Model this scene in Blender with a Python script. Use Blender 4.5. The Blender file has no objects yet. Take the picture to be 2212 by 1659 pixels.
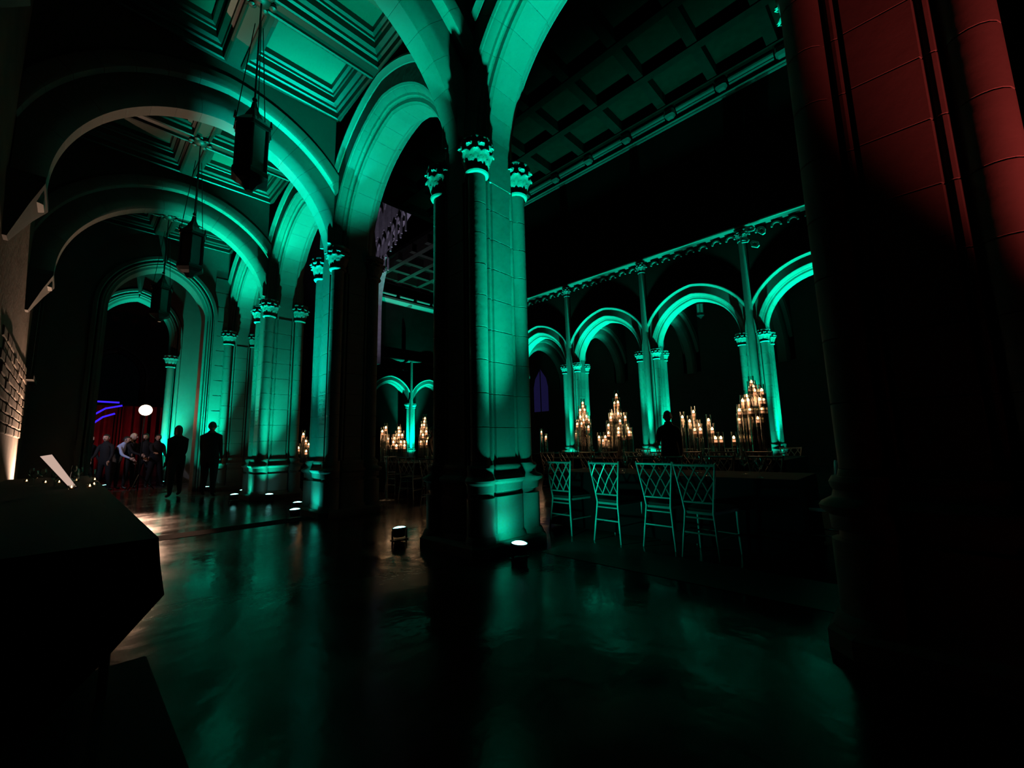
import bpy, bmesh, math, random
from mathutils import Vector, Matrix
random.seed(7)
SC = bpy.context.scene
C = SC.collection
PI = math.pi
# ------------------------------------------------------------------ camera
F_PX = 915.0
R = [[0.69510, 0.08312, 0.71409], [-0.71853, 0.11288, 0.68628], [-0.02356, -0.99013, 0.13819]]
CAM_H = 1.2
cd = bpy.data.cameras.new('camera'); cam = bpy.data.objects.new('camera', cd); C.objects.link(cam)
cd.sensor_width = 36.0; cd.sensor_fit = 'HORIZONTAL'; cd.lens = 36.0 * F_PX / 2212.0
cd.clip_start = 0.05; cd.clip_end = 200
right = Vector((R[0][0], R[1][0], R[2][0])); down = Vector((R[0][1], R[1][1], R[2][1])); fwd = Vector((R[0][2], R[1][2], R[2][2]))
m3 = Matrix((right, -down, -fwd)).transposed()
cam.matrix_world = Matrix.Translation((0, 0, CAM_H)) @ m3.to_4x4()
SC.camera = cam
# ------------------------------------------------------------------ world (night, nothing outside)
w = bpy.data.worlds.new('world'); SC.world = w; w.use_nodes = True
bg = w.node_tree.nodes['Background']; bg.inputs[0].default_value = (0.0002, 0.0004, 0.0005, 1); bg.inputs[1].default_value = 1.0
SC.view_settings.view_transform = 'Standard'; SC.view_settings.look = 'None'
SC.view_settings.exposure = 0.0; SC.view_settings.gamma = 1.0; SC.view_settings.use_curve_mapping = False
SC.cycles.use_denoising = True
SC.cycles.max_bounces = 6; SC.cycles.diffuse_bounces = 0; SC.cycles.glossy_bounces = 2
SC.cycles.transparent_max_bounces = 24; SC.cycles.transmission_bounces = 4
SC.cycles.sample_clamp_indirect = 2.0; SC.cycles.caustics_reflective = False; SC.cycles.caustics_refractive = False

# light levels, tuned against the photograph
TEAL = (0.0, 1.0, 0.66)
NARROW, WIDE = 7600.0, 60.0

# ------------------------------------------------------------------ materials
def mat(name, col, rough=0.6, metal=0.0, var=0.0, scale=6.0, bump=0.0, spec=0.5, col2=None, sheen=0.0):
    m = bpy.data.materials.new(name); m.use_nodes = True
    nt = m.node_tree; b = nt.nodes['Principled BSDF']
    b.inputs['Base Color'].default_value = (*col, 1); b.inputs['Roughness'].default_value = rough
    b.inputs['Metallic'].default_value = metal; b.inputs['Specular IOR Level'].default_value = spec
    if var or bump:
        tc = nt.nodes.new('ShaderNodeTexCoord'); n = nt.nodes.new('ShaderNodeTexNoise')
        n.inputs['Scale'].default_value = scale; n.inputs['Detail'].default_value = 5
        g = nt.nodes.new('ShaderNodeNewGeometry')
        nt.links.new(g.outputs['Position'], n.inputs['Vector'])
        if var:
            r = nt.nodes.new('ShaderNodeValToRGB')
            c2 = col2 or tuple(c * (1 - var) for c in col)
            r.color_ramp.elements[0].position = .3; r.color_ramp.elements[1].position = .7
            r.color_ramp.elements[0].color = (*c2, 1); r.color_ramp.elements[1].color = (*col, 1)
            nt.links.new(n.outputs['Fac'], r.inputs[0]); nt.links.new(r.outputs[0], b.inputs['Base Color'])
        if bump:
            n2 = nt.nodes.new('ShaderNodeTexNoise'); n2.inputs['Scale'].default_value = scale * 4; n2.inputs['Detail'].default_value = 4
            nt.links.new(g.outputs['Position'], n2.inputs['Vector'])
            bp = nt.nodes.new('ShaderNodeBump'); bp.inputs['Strength'].default_value = bump; bp.inputs['Distance'].default_value = .02
            nt.links.new(n2.outputs['Fac'], bp.inputs['Height']); nt.links.new(bp.outputs[0], b.inputs['Normal'])
    return m
def emis(name, col, strength, sample=False):
    m = bpy.data.materials.new(name); m.use_nodes = True; nt = m.node_tree
    nt.nodes.remove(nt.nodes['Principled BSDF'])
    e = nt.nodes.new('ShaderNodeEmission'); e.inputs[0].default_value = (*col, 1); e.inputs[1].default_value = strength
    nt.links.new(e.outputs[0], nt.nodes['Material Output'].inputs[0])
    m.cycles.emission_sampling = 'AUTO' if sample else 'NONE'
    return m
def glass(name, tint=(1, 1, 1), gl=0.10):
    m = bpy.data.materials.new(name); m.use_nodes = True; nt = m.node_tree
    nt.nodes.remove(nt.nodes['Principled BSDF'])
    t = nt.nodes.new('ShaderNodeBsdfTransparent'); t.inputs[0].default_value = (*tint, 1)
    g = nt.nodes.new('ShaderNodeBsdfGlossy'); g.inputs['Roughness'].default_value = .05
    lw = nt.nodes.new('ShaderNodeLayerWeight'); lw.inputs[0].default_value = .35
    mp = nt.nodes.new('ShaderNodeMath'); mp.operation = 'MULTIPLY_ADD'; mp.inputs[1].default_value = .8; mp.inputs[2].default_value = gl * .3
    nt.links.new(lw.outputs['Fresnel'], mp.inputs[0])
    x = nt.nodes.new('ShaderNodeMixShader')
    nt.links.new(mp.outputs[0], x.inputs[0]); nt.links.new(t.outputs[0], x.inputs[1]); nt.links.new(g.outputs[0], x.inputs[2])
    nt.links.new(x.outputs[0], nt.nodes['Material Output'].inputs[0])
    return m
M = {}
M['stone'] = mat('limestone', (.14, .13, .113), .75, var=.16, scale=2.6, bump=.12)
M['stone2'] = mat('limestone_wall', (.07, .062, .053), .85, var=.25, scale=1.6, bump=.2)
M['plaster'] = mat('ceiling_plaster', (.05, .052, .035), .7, var=.2, scale=1.5)
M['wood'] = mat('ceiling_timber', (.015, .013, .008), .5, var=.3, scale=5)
M['dim'] = mat('nave_timber_shaded', (.004, .004, .003), .8, var=.3, scale=4, spec=.02)  # timber blackened to stand in for shade on the high ceilings
M['dim2'] = mat('nave_board_shaded', (.005, .0045, .003), .8, var=.3, scale=4, spec=.02)
M['warmwall'] = mat('rough_buff_stone', (.26, .21, .17), .9, var=.35, scale=2.2, bump=.3, spec=.1)
M['band'] = mat('dark_floor_stone', (.003, .003, .003), .9, spec=.02)
M['paler'] = mat('lit_strip_gloss', (.02, .02, .018), .5, spec=.4)  # gloss and tone mimic light falling on the nave floor
M['stone_shaded'] = mat('shaded_wall_stone', (.018, .017, .015), .9, var=.3, scale=1.5, spec=.05)  # near-black colour stands in for shade on the upper and end walls
M['black'] = mat('black_cloth', (.006, .006, .007), .9, spec=.1)
M['iron'] = mat('dark_iron', (.012, .012, .012), .4, metal=.6)
M['lampglass'] = mat('lantern_glass', (.08, .09, .08), .25)
M['chair'] = mat('silver_chair', (.40, .40, .38), .35, metal=.25)
M['cushion'] = mat('chair_cushion', (.03, .03, .03), .9)
M['can'] = mat('uplight_can', (.02, .02, .02), .4)
M['glass'] = glass('clear_glass', (.97, .97, .95))
M['candle'] = mat('candle_wax', (.8, .62, .45), .6)
M['flame'] = emis('candle_flame', (1.0, .55, .24), 9.0)
M['glow'] = emis('candle_tip', (1.0, .42, .2), 1.2)
M['suit'] = mat('dark_suit', (.008, .008, .009), .85, spec=.2)
M['trouser'] = mat('dark_trousers', (.007, .007, .008), .85, spec=.2)
M['skin'] = mat('skin', (.42, .26, .19), .6)
M['hair'] = mat('dark_hair', (.012, .009, .007), .5)
M['fairhair'] = mat('fair_hair', (.45, .36, .26), .5)
M['white'] = mat('pale_cloth', (.62, .58, .5), .9)
M['blue'] = mat('light_blue_cloth', (.30, .38, .58), .9)
M['shoe'] = mat('black_shoes', (.01, .01, .01), .4)
M['drape'] = mat('maroon_drape', (.30, .04, .05), .9, var=.4, scale=2)
M['pink'] = mat('pale_paper', (.75, .68, .6), .8)
M['tracery'] = mat('tracery_stone', (.45, .42, .45), .85, var=.3, scale=3, bump=.1)
M['pane'] = mat('dark_window_glass', (.004, .004, .006), .15)
M['lens'] = emis('uplight_lens', (.25, 1.0, .92), 9.0)
M['redlens'] = emis('red_lens', (1.0, .12, .1), 4.0)
M['warmlens'] = emis('warm_lens', (1.0, .55, .33), 60.0)
M['wallens'] = emis('warm_small_lens', (1.0, .6, .4), 6.0)
M['screen'] = emis('tablet_screen', (.9, .62, .5), .62)
M['bluetube'] = emis('blue_tube', (.05, .02, 1.0), 1.0)
M['violet'] = emis('violet_window', (.006, .005, .028), 1.0)
# polished floor: dark, glossy, slightly uneven
fm = bpy.data.materials.new('polished_floor'); fm.use_nodes = True; nt = fm.node_tree; b = nt.nodes['Principled BSDF']
b.inputs['Base Color'].default_value = (.07, .062, .052, 1); b.inputs['Specular IOR Level'].default_value = .13
g = nt.nodes.new('ShaderNodeNewGeometry'); n = nt.nodes.new('ShaderNodeTexNoise'); n.inputs['Scale'].default_value = 1.3; n.inputs['Detail'].default_value = 6
nt.links.new(g.outputs['Position'], n.inputs['Vector'])
mr = nt.nodes.new('ShaderNodeMapRange'); mr.inputs[1].default_value = .35; mr.inputs[2].default_value = .7; mr.inputs[3].default_value = .11; mr.inputs[4].default_value = .27
nt.links.new(n.outputs['Fac'], mr.inputs[0]); nt.links.new(mr.outputs[0], b.inputs['Roughness'])
n2 = nt.nodes.new('ShaderNodeTexNoise'); n2.inputs['Scale'].default_value = 5; n2.inputs['Detail'].default_value = 3
nt.links.new(g.outputs['Position'], n2.inputs['Vector'])
bp = nt.nodes.new('ShaderNodeBump'); bp.inputs['Strength'].default_value = .08; bp.inputs['Distance'].default_value = .05
nt.links.new(n2.outputs['Fac'], bp.inputs['Height']); nt.links.new(bp.outputs[0], b.inputs['Normal'])
M['floor'] = fm

# ------------------------------------------------------------------ helpers
class MB:
    def __init__(s): s.v = []; s.f = []
    def add(s, vs, fs):
        o = len(s.v); s.v += [tuple(v) for v in vs]; s.f += [tuple(i + o for i in f) for f in fs]; return s
    def box(s, x0, x1, y0, y1, z0, z1):
        vs = [(x, y, z) for z in (z0, z1) for y in (y0, y1) for x in (x0, x1)]
        return s.add(vs, [(0, 2, 3, 1), (4, 5, 7, 6), (0, 1, 5, 4), (2, 6, 7, 3), (0, 4, 6, 2), (1, 3, 7, 5)])
    def loft(s, rings, cap=True, closed=True):
        n = len(rings[0]); vs = [p for r in rings for p in r]; fs = []
        for i in range(len(rings) - 1):
            for j in range(n if closed else n - 1):
                k = (j + 1) % n; fs.append((i * n + j, i * n + k, (i + 1) * n + k, (i + 1) * n + j))
        if cap and closed:
            fs.append(tuple(reversed(range(n)))); fs.append(tuple((len(rings) - 1) * n + j for j in range(n)))
        return s.add(vs, fs)
    def lathe(s, prof, n=16, c=(0, 0, 0), cap=True):
        return s.loft([[(c[0] + r * math.cos(2 * PI * j / n), c[1] + r * math.sin(2 * PI * j / n), c[2] + z) for j in range(n)] for r, z in prof], cap)
    def tube(s, pts, rad, n=8, closed=False):
        pts = [Vector(p) for p in pts]; rings = []
        rr = rad if isinstance(rad, (list, tuple)) else [rad] * len(pts)
        up = None
        for i, p in enumerate(pts):
            a = pts[max(i - 1, 0)]; bb = pts[min(i + 1, len(pts) - 1)]
            t = (bb - a).normalized()
            if up is None:
                up = t.orthogonal().normalized()
            u = (up - t * up.dot(t)).normalized(); up = u; v = t.cross(u)
            rings.append([p + u * (rr[i] * math.cos(2 * PI * j / n)) + v * (rr[i] * math.sin(2 * PI * j / n)) for j in range(n)])
        return s.loft(rings)
    def mesh(s, name, m, smooth=False):
        me = bpy.data.meshes.new(name); me.from_pydata(s.v, [], s.f)
        bm = bmesh.new(); bm.from_mesh(me); bmesh.ops.recalc_face_normals(bm, faces=bm.faces); bm.to_mesh(me); bm.free()
        for mm in (m if isinstance(m, list) else [m]): me.materials.append(M[mm])
        if smooth:
            try: me.shade_smooth(); 
            except Exception: me.polygons.foreach_set('use_smooth', [True] * len(me.polygons))
            me.set_sharp_from_angle(angle=math.radians(smooth if smooth is not True else 40))
        me.update(); return me
    def build(s, name, m, parent=None, smooth=False, loc=None):
        return obj(name, s.mesh(name, m, smooth), parent, loc)
def obj(name, data, parent=None, loc=None, rot=None):
    o = bpy.data.objects.new(name, data); C.objects.link(o); o.parent = parent
    if loc is not None: o.location = loc
    if rot is not None: o.rotation_euler = rot
    return o
def tag(o, label=None, cat=None, group=None, kind=None):
    if label: o['label'] = label
    if cat: o['category'] = cat
    if group: o['group'] = group
    if kind: o['kind'] = kind
    return o
def thing(name, label, cat, loc=(0, 0, 0), rz=0, group=None, kind=None):
    o = obj(name, None, None, loc, (0, 0, rz)); o.empty_display_size = .1
    return tag(o, label, cat, group, kind)
def struct(name, mb, m, label, parent=None):
    o = mb.build(name, m, parent); o['kind'] = 'structure'; o['label'] = label; return o
def copy_tree(root, loc, rz=0, label=None, group=None):
    r = root.copy(); C.objects.link(r); r.location = loc; r.rotation_euler = (0, 0, rz)
    if label: r['label'] = label
    if group: r['group'] = group
    for ch in root.children:
        c = ch.copy(); C.objects.link(c); c.parent = r
        for gch in ch.children:
            d = gch.copy(); C.objects.link(d); d.parent = c
    return r
def spot(parent, loc, target, energy, size_deg, col=TEAL, blend=1.0, rad=.04):
    l = bpy.data.lights.new('spot_light', 'SPOT'); l.energy = energy; l.spot_size = math.radians(size_deg); l.spot_blend = blend
    l.color = col; l.shadow_soft_size = rad
    o = obj('spot_light', l, parent); p = Vector(loc)
    o.location = p; o.rotation_euler = (Vector(target) - p).to_track_quat('-Z', 'Y').to_euler()
    return o

# ------------------------------------------------------------------ dimensions
PX = 3.62; QX = 17.0
PY = [-.07, 4.02, 8.0, 11.98, 15.96, 19.94]
QY = [.04] + PY[1:]
F = .42; S = .36; SR = .11

# ------------------------------------------------------------------ setting: floor, walls, ceilings
fl = struct('floor', MB().box(-3, 28, -6, 42, -.2, 0), 'floor', 'dark polished stone floor of the hall')
struct('trim_1', MB().box(-.8, 3.05, 7.62, 8.05, -.05, .004), 'band', 'dark stone band across the aisle floor')
struct('trim_2', MB().box(3.72, 4.42, .2, 3.2, -.05, .004), 'paler', 'glossed floor strip standing in for light along the nave edge')

# profile of a pier in plan
def pier_profile(scale=1.0, sr=SR, face=F, lob=False):
    q = []
    if lob:
        q += [(face, 0), (face, .14), (face - .015, .2)]
    else:
        q += [(face, 0), (face, .155), (face - .025, .165), (face - .025, .178)]
        for a in (-50, -10, 30, 75): q.append((face - .03 + .026 * math.cos(math.radians(a)), .205 + .026 * math.sin(math.radians(a))))
        q.append((face - .055, .24))
    arc = [math.radians(-68 + i * (226 / 11)) for i in range(12)]
    q += [(S + sr * math.cos(a), S + sr * math.sin(a)) for a in arc]
    # mirror part on the other side of the diagonal
    if lob: q += [(.2, face - .015), (.14, face)]
    else:
        q.append((.24, face - .055))
        for a in (75, 30, -10, -50): q.append((.205 + .026 * math.sin(math.radians(a)), face - .03 + .026 * math.cos(math.radians(a))))
        q += [(.178, face - .025), (.165, face - .025), (.155, face)]
    out = []
    for k in range(4):
        c, s = round(math.cos(k * PI / 2)), round(math.sin(k * PI / 2))
        out += [((x * c - y * s) * scale, (x * s + y * c) * scale) for x, y in q]
    return out
PROF = pier_profile(); LOB = pier_profile(1.0, .15, .46, True)
def ring(prof, z, sc=1.0, inset=0.0):
    return [(x * sc, y * sc, z) for x, y in prof]
Z0C, Z1C, NC = 1.0, 4.50, 9
CH = (Z1C - Z0C) / NC
mb = MB(); mb.loft([ring(PROF, .002, .984), ring(PROF, .006), ring(PROF, CH - .006), ring(PROF, CH - .002, .984)])
ME_COURSE = mb.mesh('stone_block', 'stone', smooth=35)
sq = lambda h, ch, z: [(h, -h + ch, z), (h, h - ch, z), (h - ch, h, z), (-h + ch, h, z), (-h, h - ch, z), (-h, -h + ch, z), (-h + ch, -h, z), (h - ch, -h, z)]
mb = MB(); mb.loft([sq(.60, .12, 0), sq(.60, .12, .10), sq(.57, .12, .13)])
ME_SLAB = mb.mesh('plinth_slab', 'stone')
mb = MB(); mb.loft([ring(LOB, .13, 1.13), ring(LOB, .18, 1.10), ring(LOB, .20, 1.06), ring(LOB, .60, 1.06), ring(LOB, .605, .99), ring(LOB, .65, .99)])
ME_PLINTH = mb.mesh('plinth', 'stone', smooth=35)
mb = MB(); mb.loft([ring(LOB, .65, 1.0), ring(LOB, .66, 1.05), ring(LOB, .74, 1.06), ring(LOB, .77, 1.13), ring(LOB, .795, 1.14), ring(LOB, .81, 1.12),
                    ring(LOB, .84, 1.02), ring(LOB, .88, 1.0), ring(LOB, .90, 1.02), ring(LOB, .93, 1.03), ring(LOB, .96, 1.0), ring(PROF, 1.0, 1.01)][:11])
mb.loft([ring(PROF, .955, 1.03), ring(PROF, 1.0, 1.0)])
ME_BASE = mb.mesh('base_moulding', 'stone', smooth=35)
# capital on a corner shaft
mb = MB(); mb.lathe([(SR, -.005), (SR + .035, .0), (SR + .045, .02), (SR + .035, .045), (SR + .004, .05), (SR + .006, .10), (SR + .028, .2), (SR + .042, .3), (.165, .36), (.15, .37)], 20)
mb.lathe([(.165, .375), (.20, .385), (.215, .41), (.21, .44), (.19, .45)], 8)
ME_CAP = mb.mesh('capital', 'stone', smooth=40)
def leaf_mesh(h, wd, curl, z0):
    mb = MB(); rows = []
    n = 8
    for i in range(n + 1):
        t = i / n
        r = SR + .012 + .062 * t ** .7 + (curl * .6 * max(0, t - .62) / .38 if t > .62 else 0)
        z = z0 + h * (t if t < .8 else .8 + (t - .8) * (1 - (t - .8) / .2) * 1.2) - (.05 * h * max(0, t - .9) / .1)
        wv = wd * (0.35 + 1.1 * math.sin(PI * min(1, .12 + t * .86)) * (1 + .22 * math.cos(t * 6 * PI)))
        rows.append([(r - .012, -wv, z), (r + .012, -wv * .45, z), (r - .004, 0, z + .004), (r + .012, wv * .45, z), (r - .012, wv, z)])
    front = rows
    back = [[(x - .016, y, z - .004) for x, y, z in r] for r in rows]
    rings = [f + list(reversed(bk)) for f, bk in zip(front, back)]
    mb.loft(rings)
    return mb.mesh('leaf', 'stone', smooth=60)
ME_LEAF1 = leaf_mesh(.22, .060, .060, .08); ME_LEAF2 = leaf_mesh(.285, .064, .080, .10)
def joined_leaves():
    mb = MB()
    for me, k0 in ((ME_LEAF1, 0), (ME_LEAF2, .5)):
        for k in range(8):
            a = (k + k0) * PI / 4
            mb.add([(v.co.x * math.cos(a) - v.co.y * math.sin(a), v.co.x * math.sin(a) + v.co.y * math.cos(a), v.co.z) for v in me.vertices], [tuple(p.vertices) for p in me.polygons])
    return mb.mesh('leaf_ring', 'stone', smooth=60)
ME_LEAVES = joined_leaves()
# arch cross sections: (lateral w, radial rho), open towards the wall
def arch_mesh(name, prof, Rad, dth, n=4, gap=.0016):
    rings = []
    for i in range(n + 1):
        th = gap / Rad + (dth - 2 * gap / Rad) * i / n
        rings.append([((Rad + rho) * math.cos(th), wl, (Rad + rho) * math.sin(th)) for wl, rho in prof])
    mb = MB(); mb.loft(rings); return mb.mesh(name, 'stone', smooth=30)
def straight_mesh(name, prof, h):
    # jamb: same section standing upright, intrados on the -x side at x=0
    rings = [[(rho, wl, z) for wl, rho in prof] for z in (0, .004, h - .004, h)]
    mb = MB(); mb.loft(rings); return mb.mesh(name, 'stone', smooth=30)
def sym(p): return p + [(-a, r) for a, r in reversed(p)]
ARC_P = sym([(.36, .5), (.42, .5), (.42, .22), (.40, .19), (.385, .19), (.37, .17), (.30, .13), (.285, .10), (.25, .10), (.235, .085), (.225, .03), (.205, .02), (.185, .0)])
TRA_P = sym([(.34, .62), (.405, .62), (.405, .44), (.39, .41), (.27, .40), (.26, .44), (.235, .44), (.232, .18), (.22, .12), (.15, .02), (.13, .0)])
HOOD_P = sym([(.40, .62), (.50, .60), (.50, .57), (.46, .53), (.44, .50), (.40, .49)])
def half_hood(prof, side):  # hood on one face only
    p = [(.38, .62), (.50, .60), (.50, .57), (.46, .53), (.44, .50), (.38, .49)]
    return [(a * side, r) for a, r in p]
A_A, A_C = 1.576, .24; A_R = A_A + A_C; A_TH = math.acos(A_C / (A_R + .60)); NV = 8
T_A, T_C = 1.85, .12; T_R = T_A + T_C; T_TH = math.acos(T_C / (T_R + .62)); NT = 9
ME_VA = arch_mesh('voussoir', ARC_P, A_R, A_TH / NV); ME_VT = arch_mesh('voussoir', TRA_P, T_R, T_TH / NT)
ME_HA = {s: arch_mesh('hood_mould', half_hood(None, s), A_R, A_TH, 24, 0) for s in (-1, 1)}
def make_arch(label, loc, rz, z0, kind='A', zfoot=None, hood=True, group=None, name='stone_arch'):
    """arch in the local xz plane, apex over loc; local x runs along the span"""
    t = thing(name, label, 'arch', (loc[0], loc[1], 0), rz, group)
    meV, cc, th, nv, a = (ME_VA, A_C, A_TH, NV, A_A) if kind == 'A' else (ME_VT, T_C, T_TH, NT, T_A)
    for side in (1, -1):
        for i in range(nv):
            o = obj('voussoir', meV, t, (-cc * side, 0, z0), None)
            rot = Matrix.Rotation(0 if side == 1 else PI, 4, 'Z') @ Matrix.Rotation(-i * th / nv, 4, 'Y')
            o.rotation_euler = rot.to_euler()
        if hood and kind == 'A':
            for s in (1, -1):
                o = obj('hood_mould', ME_HA[s], t, (-cc * side, 0, z0)); o.rotation_euler = (0, 0, 0 if side == 1 else PI)
    if zfoot is not None:
        key = (kind, round(z0 - zfoot, 3))
        if key not in JAMB: JAMB[key] = straight_mesh('springer', ARC_P if kind == 'A' else TRA_P, z0 - zfoot)
        for side in (1, -1):
            o = obj('springer', JAMB[key], t, (a * side, 0, zfoot)); o.rotation_euler = (0, 0, 0 if side == 1 else PI)
    return t
JAMB = {}
def arch_wall(mb, span0, span1, cx, a, c, z0, zb, ztop, w0, w1, axis, rho=.40, n=20):
    """solid wall between span0..span1 (along the span axis) with an arched hole; axis 'Y': span along Y, thickness in X"""
    Rr = a + c + rho; th = math.acos(c / Rr)
    curve = [(cx - (-c + Rr * math.cos(th * i / n)), z0 + Rr * math.sin(th * i / n)) for i in range(n + 1)]
    curve += [(2 * cx - x, z) for x, z in reversed(curve[:-1])]
    pts = [(curve[0][0], zb)] + curve + [(curve[-1][0], zb)]
    low = [(span0, zb)] + pts + [(span1, zb)]
    top = [(span0, ztop)] + [(p[0], ztop) for p in pts] + [(span1, ztop)]
    P = (lambda s_, z, w: (w, s_, z)) if axis == 'Y' else (lambda s_, z, w: (s_, w, z))
    m_ = len(low)
    vs = [P(s_, z, w0) for s_, z in low] + [P(s_, z, w0) for s_, z in top] + [P(s_, z, w1) for s_, z in low] + [P(s_, z, w1) for s_, z in top]
    fs = []
    for i in range(m_ - 1):
        fs += [(i, i + 1, m_ + i + 1, m_ + i), (2 * m_ + i, 3 * m_ + i, 3 * m_ + i + 1, 2 * m_ + i + 1), (i, 2 * m_ + i, 2 * m_ + i + 1, i + 1), (m_ + i, m_ + i + 1, 3 * m_ + i + 1, 3 * m_ + i)]
    fs += [(0, m_, 3 * m_, 2 * m_), (m_ - 1, 3 * m_ - 1, 4 * m_ - 1, 2 * m_ - 1)]
    mb.add(vs, fs)

# ------------------------------------------------------------------ piers
def make_pier(label, x, y, detail=True, group=None, core_top=5.4):
    t = thing('stone_pier', label, 'pier', (x, y, 0), 0, group)
    obj('plinth_slab', ME_SLAB, t); obj('plinth', ME_PLINTH, t); obj('base_moulding', ME_BASE, t)
    for k in range(NC): obj('stone_block', ME_COURSE, t, (0, 0, Z0C + k * CH))
    for sx in (-1, 1):
        for sy in (-1, 1):
            c = obj('capital', ME_CAP, t, (sx * S, sy * S, Z1C))
            if detail:
                for k in range(8):
                    obj('leaf', ME_LEAF1, c, (0, 0, 0), (0, 0, k * PI / 4)); obj('leaf', ME_LEAF2, c, (0, 0, 0), (0, 0, (k + .5) * PI / 4))
            else:
                obj('leaf_ring', ME_LEAVES, c)
    if core_top not in CORE:
        mb = MB(); mb.box(-.30, .30, -.30, .30, Z1C - .02, core_top); CORE[core_top] = mb.mesh('pier_core', 'stone')
    obj('pier_core', CORE[core_top], t)
    return t
CORE = {}
ZA = 5.10     # springing of the near arcade
ZQ = 4.87     # springing of the far arcade
ZT = 4.72     # springing of the aisle transverse arches
AX = PX - F - T_A + .006   # aisle axis
piers = []
names = ['massive stone pier at the right edge, washed in red light', 'large central stone pier nearest the camera, half lit teal', 'stone pier just left of the large central pier', 'third stone pier along the aisle, left of the inscribed one', 'dark stone pier standing farthest along the aisle arcade']
for k in range(5):
    piers.append(make_pier(names[k], PX, PY[k], k <= 3))
qn = {0: 'far side stone pier hidden right beyond the tall candle cluster', 1: 'far side stone pier behind the rightmost tall candle cluster', 2: 'far side stone pier behind the standing waiter', 3: 'far side stone pier beside the leftmost tall candle cluster', 4: 'far side stone pier at the edge of the central pier'}
for k in range(0, 5):
    make_pier(qn[k], QX, QY[k], False)
# inscriptions: worn, unreadable carved lines on the aisle faces
def inscription(parent, zc, rows, wdt, seed):
    rnd = random.Random(seed); mb = MB()
    for r_ in range(rows):
        z = zc - r_ * .085; y = -wdt / 2
        while y < wdt / 2 - .02:
            l = rnd.uniform(.012, .04)
            mb.box(-F - .003, -F + .01, y, min(y + l, wdt / 2), z, z + rnd.choice((.012, .03, .045)))
            y += l + rnd.uniform(.008, .02)
    o = mb.build('inscription', 'stone', parent); o['label'] = 'worn carved lines in the stone'; o['kind'] = 'stuff'
inscription(piers[2], 2.2, 8, .26, 1); inscription(piers[0], 2.24, 6, .28, 2); inscription(piers[3], 2.2, 6, .26, 3)

# arcade arches, near and far
arc_l = ['stone arch springing over the gap right of the large central pier', 'stone arch between the large central pier and the pier left of it', 'stone arch behind the inscribed pier, seen edge on', 'narrow lit stone arch farthest along the aisle arcade']
for k in range(4):
    make_arch(arc_l[k], (PX, (PY[k] + PY[k + 1]) / 2 if k else 2.02), PI / 2, ZA, 'A', Z1C - .012)
far_l = ['far pointed arch cut off by the red pier at right', 'far pointed arch with the small lantern hanging in it', 'far pointed arch left of the standing waiter', 'far pointed arch just right of the central pier']
for k in range(4):
    make_arch(far_l[k], (QX, (QY[k] + QY[k + 1]) / 2), PI / 2, ZQ, 'A', Z1C - .012)
# walls over the arcades
mb = MB()
for k in range(-1, 5):
    y0 = .04 + (k) * 3.98; arch_wall(mb, y0, y0 + 3.98, y0 + 1.99, A_A, A_C, ZA, Z1C + .1, 14.6, PX - .40, PX + .40, 'Y', .44)
struct('wall_arcade', mb, 'stone_shaded', 'stone wall above the near arcade, colour darkened for shade')
mb = MB()
for k in range(-2, 4):
    y0 = .04 + k * 3.98; arch_wall(mb, y0, y0 + 3.98, y0 + 1.99, A_A, A_C, ZQ, Z1C + .1, 15.4, QX - .40, QX + .40, 'Y', .44)
struct('wall_nave_far', mb, 'stone_shaded', 'stone wall above the far arcade, colour darkened for shade')
# aisle transverse arches with the wall above them, landing on corbels at the left wall
tr_l = ['wide stone arch over the aisle at the top, springing from the central pier', 'wide bright stone arch crossing the aisle behind the nearest lantern', 'second wide stone arch crossing the aisle farther back']
for k in (1, 2, 3):
    make_arch(tr_l[k - 1], (AX, PY[k]), 0, ZT, 'T', Z1C - .1, False)
    mb = MB(); arch_wall(mb, -.8, PX + .2, AX, T_A, T_C, ZT, Z1C + .1, 7.75, PY[k] - .37, PY[k] + .37, 'X', .55)
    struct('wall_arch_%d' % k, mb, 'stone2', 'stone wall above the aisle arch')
    t = thing('wall_corbel', 'dark stone corbel on the left wall carrying aisle arch %s' % ('nearest the camera', 'behind the near lantern', 'farther back')[k - 1], 'corbel', (-.8, PY[k], 0))
    mb = MB(); mb.loft([[(0, -.1, 3.9), (.04, -.1, 3.9), (.04, .1, 3.9), (0, .1, 3.9)], [(0, -.3, 4.3), (.2, -.3, 4.3), (.2, .3, 4.3), (0, .3, 4.3)], [(0, -.46, 4.55), (.32, -.46, 4.55), (.32, .46, 4.55), (0, .46, 4.55)], [(0, -.46, 4.63), (.32, -.46, 4.63), (.32, .46, 4.63), (0, .46, 4.63)]]); mb.build('bracket', 'stone2', t)
# left wall
lw = struct('wall_left', MB().box(-1.2, -.8, -6, 15.6, 0, 8.2), 'warmwall', 'rough stone wall on the left edge')
mb = MB(); mb.box(0, .03, 0, .52, 0, .155); MBK = mb.mesh('brick', 'stone2')
mb = MB(); mb.loft([[(0, .006, .006), (0, .514, .006), (0, .514, .16), (0, .006, .16)], [(.02, .01, .01), (.02, .51, .01), (.02, .51, .156), (.02, .01, .156)], [(.03, .025, .025), (.03, .495, .025), (.03, .495, .14), (.03, .025, .14)]])
MBK = mb.mesh('brick', 'warmwall')
for r_ in range(9):
    for k in range(12):
        y = 9.2 + k * .52 + (.26 if r_ % 2 else 0)
        o = obj('brick', MBK, lw, (-.8 + random.uniform(-.012, .004), y, 1.55 + r_ * .166))
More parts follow.
